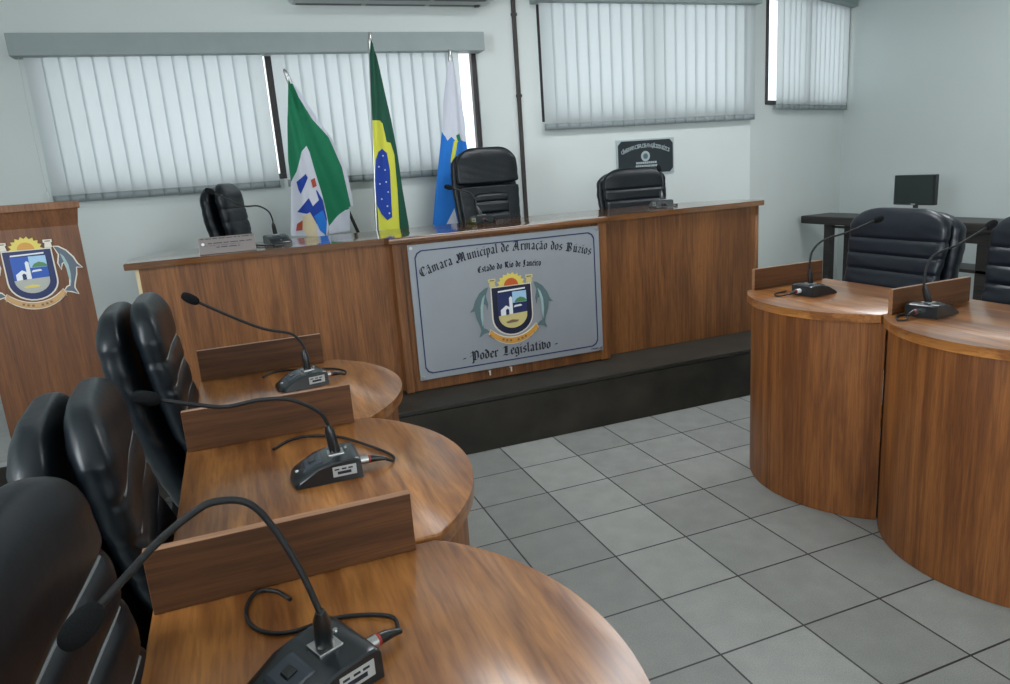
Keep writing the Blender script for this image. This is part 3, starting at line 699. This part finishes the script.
def chair(label, x, y, z, rot, group, h=1.13, w=.25, mat_='leather', style='side', gap=True, seed=0, piping=True):
    t = thing('swivel_chair', label, 'chair', (x, y, z), rot, group)
    bm = B(); tube(bm, [(0, 0, .08), (0, 0, .40)], .026, 14); tube(bm, [(0, 0, .07), (0, 0, .24)], .036, 14); obj('gas_column', bm, 'chair_metal', t, smooth=40)
    for k in range(5):
        a = 2*PI*k/5+.3; d = Vector((math.cos(a), math.sin(a), 0)); bm = B()
        tube(bm, [d*.02+Vector((0, 0, .12)), d*.12+Vector((0, 0, .108)), d*.26+Vector((0, 0, .075)), d*.27+Vector((0, 0, .05))], .02, 8, rr=[.026, .022, .015, .012])
        l = obj('base_leg', bm, 'chair_metal', t, smooth=40)
        bm = B(); s = Vector((-d.y, d.x, 0)); c0 = d*.27+Vector((0, 0, .0275))
        for q in (-1, 1): tube(bm, [c0+s*(q*.006), c0+s*(q*.020)], .0265, 14)
        obj('caster', bm, 'rubber', l, smooth=40)
    bm = B(); rings = []
    for zz, k in ((.385, .80), (.395, .93), (.415, 1), (.455, 1), (.475, .985), (.487, .93), (.492, .8)):
        rings.append([(px+.02, py, zz + .012*max(0, px/.24)*(-1 if px > .12 else 0)) for px, py in sup(.235*k, (w+.005)*k, 40, 3.6)])
    loft(bm, rings); obj('seat', bm, mat_, t, smooth=60)
    bm = B(); box(bm, -.14, .10, -.09, .09, .365, .388, .006); tube(bm, catmull([(-.05, 0, .378), (-.24, 0, .37), (-.285, 0, .44), (-.275, 0, .52)], 6), .022, 8); obj('tilt_mechanism', bm, 'chair_metal', t, smooth=40)
    S = (h-.45)/.68          # table written for a back that tops out at 1.13
    zz = lambda v: .45+(v-.45)*S
    wf = w/.25
    g_ = 0 if gap else .030
    shell = [(zz(.40), -.195, -.130, .20*wf), (zz(.50), -.232, -.150, .235*wf), (zz(.58), -.268, -.176, .24*wf), (zz(.66), -.296, -.205, .245*wf), (zz(.79), -.337, -.250, .25*wf), (zz(.93), -.364, -.280+g_, .262*wf), (zz(1.04), -.370, -.292+g_, .255*wf), (zz(1.13), -.362, -.296+g_, .22*wf)]
    cush = [(zz(.46), -.150, -.085, .205*wf), (zz(.56), -.165, -.106, .225*wf), (zz(.66), -.197, -.134, .228*wf), (zz(.775), -.242, -.172, .232*wf), (zz(.93), -.271, -.196, .245*wf), (zz(1.04), -.284, -.207, .245*wf), (zz(1.15), -.288, -.222, .215*wf)]
    crown = .014
    ztop = h
    bm = B(); slab(bm, shell, zz(.40), ztop-.018, 60, (), 3.4, .075, crown, .04, .0025, seed); obj('back_shell', bm, mat_, t, smooth=60)
    if style == 'side':
        sm = [h-.375, h-.295, h-.220, h-.145]
        bm = B(); slab(bm, cush, zz(.46), ztop, 90, sm, 3.4, .075, crown, .05, .0022, seed+1); bk = obj('back_cushion', bm, mat_, t, smooth=60)
        if piping:
            for s_ in sm[1:]:
                bm = B(); seam_line(bm, cush, s_, crown); obj('seam_piping', bm, 'piping', bk)
    else:
        zh = zz(.93)
        bm = B(); slab(bm, cush, zh+.004, ztop, 40, (), 2.8, .085, crown, .02, .002, seed+1); obj('head_cushion', bm, mat_, t, smooth=60)
        low = [(a, b, c-.012, d) for a, b, c, d in cush]
        bm = B(); slab(bm, low, zz(.46), zh, 50, (), 3.2, .015, crown, .05, .002, seed+2); bk = obj('back_cushion', bm, 'leather', t, smooth=60)
        pad = [(a, b+.03, c+.006, d*.58) for a, b, c, d in cush]
        sm = [zz(v) for v in (.66, .72, .78, .84)]
        bm = B(); slab(bm, pad, zz(.58), zz(.89), 70, sm, 3.0, .03, .010, .03); obj('lumbar_pad', bm, 'leather', t, smooth=60)
    return t
gcl = 'swivel chairs behind the left row of desks'
chair('black leather swivel chair behind the left desk closest to the front bench', -1.124, -1.10, 0, 0, gcl, h=1.118, w=.225, seed=1)
chair('black leather swivel chair between the closest chair and the farthest chair of the left row', -1.167, -1.80, 0, .08, gcl, h=1.048, w=.23, seed=5)
chair('black leather swivel chair at the bottom left corner, cut off by the photo edge', -1.152, -2.50, 0, -.06, gcl, h=1.083, w=.24, seed=9)
gcr = 'swivel chairs behind the right row of desks'
chair('dark navy leather swivel chair behind the first right desk, in front of the monitor', 1.62, -.715, 0, PI, gcr, h=1.08, w=.275, mat_='leather_blue', seed=3, piping=False, gap=False)
chair('dark navy leather swivel chair cut off by the right edge of the photo', 1.62, -1.45, 0, PI, gcr, h=1.08, w=.275, mat_='leather_blue', seed=4, piping=False, gap=False)
gcd = 'swivel chairs on the dais behind the front bench'
chair('narrow black leather chair seen from the side on the dais behind the name plate', -.89, 1.25, .28, -.36, gcd, h=1.15, w=.17, seed=6, piping=False)
chair('tallest black leather chair on the dais with ribbed lumbar pad', .49, 1.02, .28, -PI/2, gcd, h=1.265, w=.215, style='head', seed=7, piping=False)
chair('low-backed black leather chair on the dais below the wall plaque', 1.55, 1.00, .28, -PI/2-.12, gcd, h=1.065, w=.24, seed=8, piping=False)

# ------------------------------------------------------------------ lectern
t = thing('lectern', 'tall dark wooden lectern with coat of arms standing on the dais', 'lectern', (0, 0, 0))
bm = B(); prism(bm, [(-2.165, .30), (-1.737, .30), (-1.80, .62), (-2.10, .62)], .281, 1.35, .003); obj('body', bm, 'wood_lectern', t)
bm = B(); loft(bm, [[(-2.165, .30, 1.29), (-1.737, .30, 1.29), (-1.80, .62, 1.29), (-2.10, .62, 1.29)], [(-2.18, .28, 1.36), (-1.722, .28, 1.36), (-1.79, .64, 1.36), (-2.11, .64, 1.36)]]); 
for f in bm.faces: f.smooth = False
obj('cornice', bm, 'wood_lectern', t)
bm = B(); prism(bm, [(-2.19, .27), (-1.712, .27), (-1.785, .65), (-2.12, .65)], 1.36, 1.392, .004); obj('top_board', bm, 'wood_bench', t)
coat_of_arms(t, -1.948, 1.100, .2995, .089, 'lectern')

# ------------------------------------------------------------------ flags
def flag(label, px_pole, regions, Y, order, fold, amp=.025):
    """px_pole: (top, lower) sight points of the pole; regions: (outline, material) of the hanging cloth"""
    top, low = at(*px_pole[0], Y), at(*px_pole[1], Y)
    d = (low-top); base = low + d*((.31-low.z)/d.z)
    t = thing('flag_on_pole', label, 'flag', (base.x, base.y, .281), 0, 'flags standing behind the front bench')
    L_ = Vector((base.x, base.y, .281))
    bm = B(); tube(bm, [Vector((0, 0, .02)), top-L_], .011, 10); obj('pole', bm, 'chair_metal' if order != 1 else 'chrome', t, smooth=40)
    bm = B(); tube(bm, [Vector((0, 0, .001)), Vector((0, 0, .022)), Vector((0, 0, .03))], .1, 24, rr=[.10, .10, .04]); obj('pole_foot', bm, 'chair_metal', t, smooth=30)
    dd = (top-L_).normalized(); e = top-L_
    bm = B(); tube(bm, [e-dd*.05, e-dd*.005, e, e+dd*.03, e+dd*.045], .01, 10, rr=[.016, .017, .012, .013, .003]); obj('finial', bm, 'chrome', t, smooth=40)
    mats = []; idx = {}
    for _, m in regions:
        if m not in idx: idx[m] = len(mats); mats.append(m)
    cl = None
    allp = [at(x, y, Y) for r, m in regions for x, y in r]
    x0 = min(p.x for p in allp); x1 = max(p.x for p in allp); z0 = min(p.z for p in allp); z1 = max(p.z for p in allp)
    def mk(rs):
        bm = B()
        for r, m, lift in rs:
            P = [at(x, y, Y) for x, y in r]
            f = bm.faces.new([bm.verts.new((p.x, lift, p.z)) for p in P]); f.material_index = idx[m]
        N = 40
        for k in range(1, N):
            bmesh.ops.bisect_plane(bm, geom=bm.verts[:]+bm.edges[:]+bm.faces[:], plane_co=(x0+(x1-x0)*k/N, 0, 0), plane_no=(1, 0, 0))
        for k in range(1, 16):
            bmesh.ops.bisect_plane(bm, geom=bm.verts[:]+bm.edges[:]+bm.faces[:], plane_co=(0, 0, z0+(z1-z0)*k/16), plane_no=(0, 0, 1))
        for v in bm.verts:
            s = (z1-v.co.z)/(z1-z0); lift = v.co.y
            top_x = top.x + (low.x-top.x)*s
            ph = (v.co.x-top_x)/(.06+.40*s)
            v.co.y = Y - .025 + lift - amp*(.3+s)*math.sin(ph*fold+order*1.3) - .35*amp*math.sin(ph*fold*2.3+s*3)
            v.co -= L_
        for f in bm.faces: f.smooth = True
        return bm
    base_r = [(r, m, 0) for r, m in regions if not m.startswith('+')]
    return t, mk, idx, mats
def build_flag(label, poles, cloth, emblem, Y, order, fold, amp):
    regs = cloth + emblem
    t, mk, idx, mats = flag(label, poles, regs, Y, order, fold, amp)
    c = obj('cloth', mk([(r, m, 0) for r, m in cloth]), mats, t)
    if emblem: obj('emblem', mk([(r, m, -.003-.0008*i) for i, (r, m) in enumerate(emblem)]), mats, c)
build_flag('green and white flag with a colourful emblem beside the tilted pole', [(287, 76), (361, 238)], [
    ([(288, 79), (291, 86), (298, 110), (303, 130), (306, 146), (301, 152), (296, 172), (291, 182), (288, 160), (287, 120)], 'f_green'),
    ([(306, 146), (301, 152), (296, 172), (291, 182), (291, 236), (326, 236), (328, 226), (326, 214), (322, 196), (314, 170), (309, 152)], 'f_white'),
    ([(292, 84), (298, 98), (312, 120), (328, 138), (341, 168), (350, 206), (340, 214), (328, 226), (326, 214), (322, 196), (314, 170), (309, 152), (306, 146), (303, 130), (298, 110), (291, 86)], 'f_green'),
    ([(288, 79), (296, 88), (316, 118), (332, 140), (345, 168), (353, 206), (350, 206), (341, 168), (328, 138), (312, 120), (298, 98), (292, 84)], 'f_white'),
    ([(340, 214), (349, 208), (350, 231), (328, 234), (328, 226)], 'f_white')],
    [([(296, 182), (305, 174), (307, 178), (300, 194), (298, 190)], 'f_blue'),
     ([(297, 212), (306, 200), (316, 190), (322, 200), (326, 218), (325, 236), (318, 226), (308, 214)], 'f_blue'),
     ([(313, 216), (322, 210), (326, 222), (325, 235), (319, 230)], 'f_bright'),
     ([(306, 194), (312, 186), (315, 190), (318, 200), (312, 206)], 'f_white'),
     ([(302, 216), (309, 212), (315, 222), (316, 236), (306, 236), (302, 228)], 'f_cream'),
     ([(297, 224), (302, 220), (302, 230), (296, 231)], 'f_red'),
     ([(310, 180), (314, 178), (316, 186), (312, 188)], 'f_red')], 1.56, 0, 8, .028)
build_flag('deep green, yellow and blue national flag hanging almost straight', [(370, 40), (377, 236)], [
    ([(370, 41), (374, 60), (377, 90), (382, 124), (379, 121), (371, 121), (370, 90), (369, 55)], 'f_dgreen'),
    ([(371, 121), (379, 121), (382, 124), (386, 142), (391, 150), (392, 180), (393, 230), (377, 229), (374, 180), (372, 150)], 'f_yellow'),
    ([(370, 41), (376, 56), (384, 92), (391, 120), (397, 150), (403, 190), (410, 229), (399, 229), (397, 190), (394, 155), (390, 143), (386, 142), (382, 124), (377, 90), (374, 60)], 'f_dgreen'),
    ([(386, 142), (390, 143), (394, 155), (397, 190), (399, 229), (399, 236), (393, 236), (393, 230), (392, 180), (391, 150)], 'f_yellow')],
    [([(374, 160), (377, 152), (381, 149), (386, 153), (389, 170), (390, 195), (391, 217), (386, 220), (380, 214), (375, 205), (373, 180)], 'f_blue')]
    + [([(x-.7, y-.7), (x+.7, y-.7), (x+.7, y+.7), (x-.7, y+.7)], 'f_white') for x, y in ((382, 156), (384, 170), (377, 167), (385, 182), (378, 184), (387, 192), (380, 199), (386, 206), (388, 213))],
    1.30, 1, 7, .026)
build_flag('white and bright blue flag half hidden by the tallest chair', [(450, 56), (462, 236)], [
    ([(447, 62), (453, 62), (458, 90), (464, 120), (466, 142), (460, 140), (455, 143), (450, 137), (446, 141), (442, 134), (441, 132), (443, 100)], 'f_white'),
    ([(441, 132), (442, 134), (446, 141), (450, 137), (455, 143), (460, 140), (466, 142), (472, 180), (478, 226), (456, 226), (452, 208), (444, 226), (432, 225), (436, 180)], 'f_bright'),
    ([(452, 208), (456, 226), (444, 226)], 'f_white')],
    [([(452, 142), (456, 138), (454, 152), (451, 166), (452, 178), (449, 174), (449, 160)], 'f_yellow'),
     ([(454, 136), (458, 134), (460, 140), (456, 142)], 'f_green')], 1.53, 2, 7, .024)

# ------------------------------------------------------------------ wall plaque and name plate
pa = at(616, 140.5, YB-.01); pb = at(674, 172.5, YB-.01)
pw = pb.x-pa.x; ph = pa.z-pb.z
t = thing('wall_plaque', 'small black plaque with silver border and round seal on the wall', 'plaque', (pa.x, YB-.002, pb.z))
bm = B(); box(bm, 0, pw, -.012, 0, 0, ph, .002); obj('backing', bm, 'plaque_silver', t)
i_ = .012; c_ = .03
bm = B(); flat(bm, [(i_+c_, i_), (pw-i_-c_, i_), (pw-i_, i_+c_), (pw-i_, ph-i_-c_), (pw-i_-c_, ph-i_), (i_+c_, ph-i_), (i_, ph-i_-c_), (i_, i_+c_)], -.0122, 0, .002); obj('field', bm, 'plaque_black', t)
def txt(s, size, x, z, y, parent, m, rot=0, name='lettering', align='CENTER', offs=0):
    cu = bpy.data.curves.new('txt', 'FONT'); cu.body = s; cu.size = size; cu.align_x = align; cu.extrude = .0005; cu.offset = offs
    o = bpy.data.objects.new('txt', cu); C.objects.link(o); bpy.context.view_layer.update()
    me = bpy.data.meshes.new_from_object(o.evaluated_get(bpy.context.evaluated_depsgraph_get())); C.objects.unlink(o); bpy.data.objects.remove(o)
    me.materials.clear(); me.materials.append(M[m])
    n = bpy.data.objects.new(name, me); C.objects.link(n); n.parent = parent; n.location = (x, y, z); n.rotation_euler = (PI/2, rot, 0); return n
s = 'C\u00c2MARA MUNICIPAL DE ARMA\u00c7\u00c3O DOS B\u00daZIOS'; bmT = B(); n = len(s)
meshes = []
for k, ch in enumerate(s):
    u = (k+.5)/n*2-1
    if ch == ' ': continue
    o = txt(ch, .042, pw/2+u*(pw/2-.05), ph-.088-.045*u*u+.022, -.0150, t, 'plaque_silver', rot=u*.30, offs=.0006)
    meshes.append(o)
bpy.context.view_layer.update()
bm = B()
for o in meshes:
    tmp = o.data.copy(); tmp.transform(o.matrix_basis); bm.from_mesh(tmp); bpy.data.objects.remove(o)
obj('lettering', bm, 'plaque_silver', t)
bm = B(); 
tube(bm, [(pw*.49, -.013, ph*.52), (pw*.49, -.016, ph*.52)], .040, 24); tube(bm, [(pw*.49, -.016, ph*.52), (pw*.49, -.017, ph*.52)], .022, 18, mi=1); obj('seal', bm, ['plaque_silver', 'dolphin'], t)
bm = B()
for z_, w_ in ((ph*.335, .085), (ph*.245, .09)):
    xx = pw/2-w_-.006
    while xx < pw/2+w_:
        l_ = random.uniform(.010, .018); box(bm, xx, xx+l_, -.0155, -.0142, z_-.007, z_+.009); xx += l_+.004
obj('small_lettering', bm, 'plaque_silver', t)

t = thing('name_plate', 'brushed metal name plate standing on the front bench', 'sign', (-1.152, .40, 1.0995), 0)
bm = B(); R_ = Matrix.Rotation(math.radians(-12), 4, 'X')
box(bm, -.128, .128, -.004, .004, 0, .080, .0015, rot=R_); box(bm, -.128, .128, 0, .05, .0, .004); obj('plate', bm, 'steel_plate', t)
bm = B(); random.seed(3)
for z_, xa, xb in ((.072, -.118, .118), (.050, -.085, .112), (.030, -.05, .055), (.040, -.12, .06)):
    xx = xa; hgt = .0035 if z_ != .040 else .0012
    while xx < xb:
        l_ = random.uniform(.010, .04); box(bm, xx, min(xx+l_, xb), -.0052, -.0042, z_-hgt/2, z_+hgt/2, rot=R_); xx += l_+.006
obj('engraving', bm, 'ink', t)
bm = B(); tube(bm, [R_ @ Vector((-.108, -.004, .048)), R_ @ Vector((-.108, -.006, .048))], .007, 12); obj('seal', bm, 'white_dot', t)

# ------------------------------------------------------------------ side table with monitor
t = thing('side_table', 'long dark wooden side table against the side wall under the monitor', 'table', (0, 0, 0))
bm = B(); box(bm, 3.90, 4.26, -.7, 2.11, .708, .780, .012); obj('table_top', bm, 'desk_dark', t)
for yy in (1.78, -.62):
    for xx in (3.93, 4.17):
        bm = B(); box(bm, xx, xx+.06, yy, yy+.07, .001, .708, .003); obj('leg', bm, 'desk_dark', t)
bm = B(); box(bm, 3.93, 3.99, .56, .63, .001, .708, .003); obj('leg', bm, 'desk_dark', t)
bm = B(); box(bm, 3.96, 3.98, .63, 1.78, .675, .695, .002); obj('cross_rail', bm, 'desk_dark', t)
bm = B(); box(bm, 3.97, 4.23, -.62, .56, .62, .708, .002); box(bm, 3.97, 4.01, -.62, .42, .05, .62, .002); obj('cupboard', bm, 'desk_dark', t)
bm = B(); box(bm, 3.97, 4.23, .10, 1.0, .40, .425, .002); obj('shelf', bm, 'desk_dark', t)
bm = B(); box(bm, 3.922, 3.928, .572, .618, .64, .655, .001); obj('tag', bm, 'sticker', t)
t = thing('desktop_monitor', 'small black monitor standing on the dark side table', 'monitor', (4.14, 1.10, .7805), 0)
bm = B(); box(bm, -.02, .02, -.190, .190, .098, .340, .006); obj('casing', bm, 'plastic', t)
bm = B(); box(bm, -.0225, -.0195, -.177, .177, .118, .330, .001); obj('screen', bm, 'screen', t)
bm = B(); loft(bm, [[(px*k, py*k, zz_) for px, py in sup(.08, .12, 28, 2.4)] for zz_, k in ((0.0005, 1), (.008, 1), (.014, .6))]); tube(bm, [(0.01, 0, .01), (.01, 0, .12)], .02, 12); obj('stand', bm, 'plastic', t, smooth=40)
bm = B(); box(bm, -.0225, -.020, -.02, .02, .102, .109, .0005); obj('badge', bm, 'plaque_silver', t)

# ------------------------------------------------------------------ light
w = bpy.data.worlds.new('daylight'); bpy.context.scene.world = w; w.use_nodes = True; nt = w.node_tree
bg = nt.nodes['Background']; tc = nt.nodes.new('ShaderNodeTexCoord'); n = nt.nodes.new('ShaderNodeTexNoise'); n.inputs['Scale'].default_value = 5; n.inputs['Detail'].default_value = 3
r = nt.nodes.new('ShaderNodeValToRGB'); r.color_ramp.elements[0].color = (.74, .79, .84, 1); r.color_ramp.elements[1].color = (.97, .99, 1, 1)
r.color_ramp.elements[0].position = .35; r.color_ramp.elements[1].position = .6
nt.links.new(tc.outputs['Generated'], n.inputs['Vector']); nt.links.new(n.outputs['Fac'], r.inputs['Fac']); nt.links.new(r.outputs['Color'], bg.inputs['Color'])
bg.inputs['Strength'].default_value = 2.1
def area(name, loc, direction, sx, sy, power, col):
    l = bpy.data.lights.new(name, 'AREA'); l.shape = 'RECTANGLE'; l.size = sx; l.size_y = sy; l.energy = power; l.color = col
    o = bpy.data.objects.new(name, l); C.objects.link(o); o.location = loc; o.rotation_euler = Vector(direction).to_track_quat('-Z', 'Z').to_euler(); return o
area('daylight_left_window', (XL+.03, YR+3.55, 1.75), (1, 0, -.15), 4.0, 1.4, 205, (.88, .95, 1))
area('daylight_rear_window', (.6, YR+.03, 1.8), (0, 1, -.12), 4.9, 1.3, 50, (.90, .96, 1))
# two ceiling luminaires (above the frame)
for lx, ly in ((.85, -.15), (2.9, -.15)):
    t = thing('ceiling_luminaire', 'white ceiling luminaire above the middle of the floor' if lx < 2 else 'white ceiling luminaire above the side table', 'ceiling light', (lx, ly, 2.999))
    bm = B(); box(bm, -.62, .62, -.33, .33, -.05, -.0005, .005); obj('tray', bm, 'ac', t)
    area('luminaire_light', (lx, ly, 2.94), (0, 0, -1), 1.2, .62, 31, (.93, .97, 1))

vs = bpy.context.scene.view_settings
bpy.context.scene.display_settings.display_device = 'sRGB'
vs.view_transform = 'Standard'; vs.look = 'None'; vs.exposure = 0; vs.gamma = 1; vs.use_curve_mapping = False
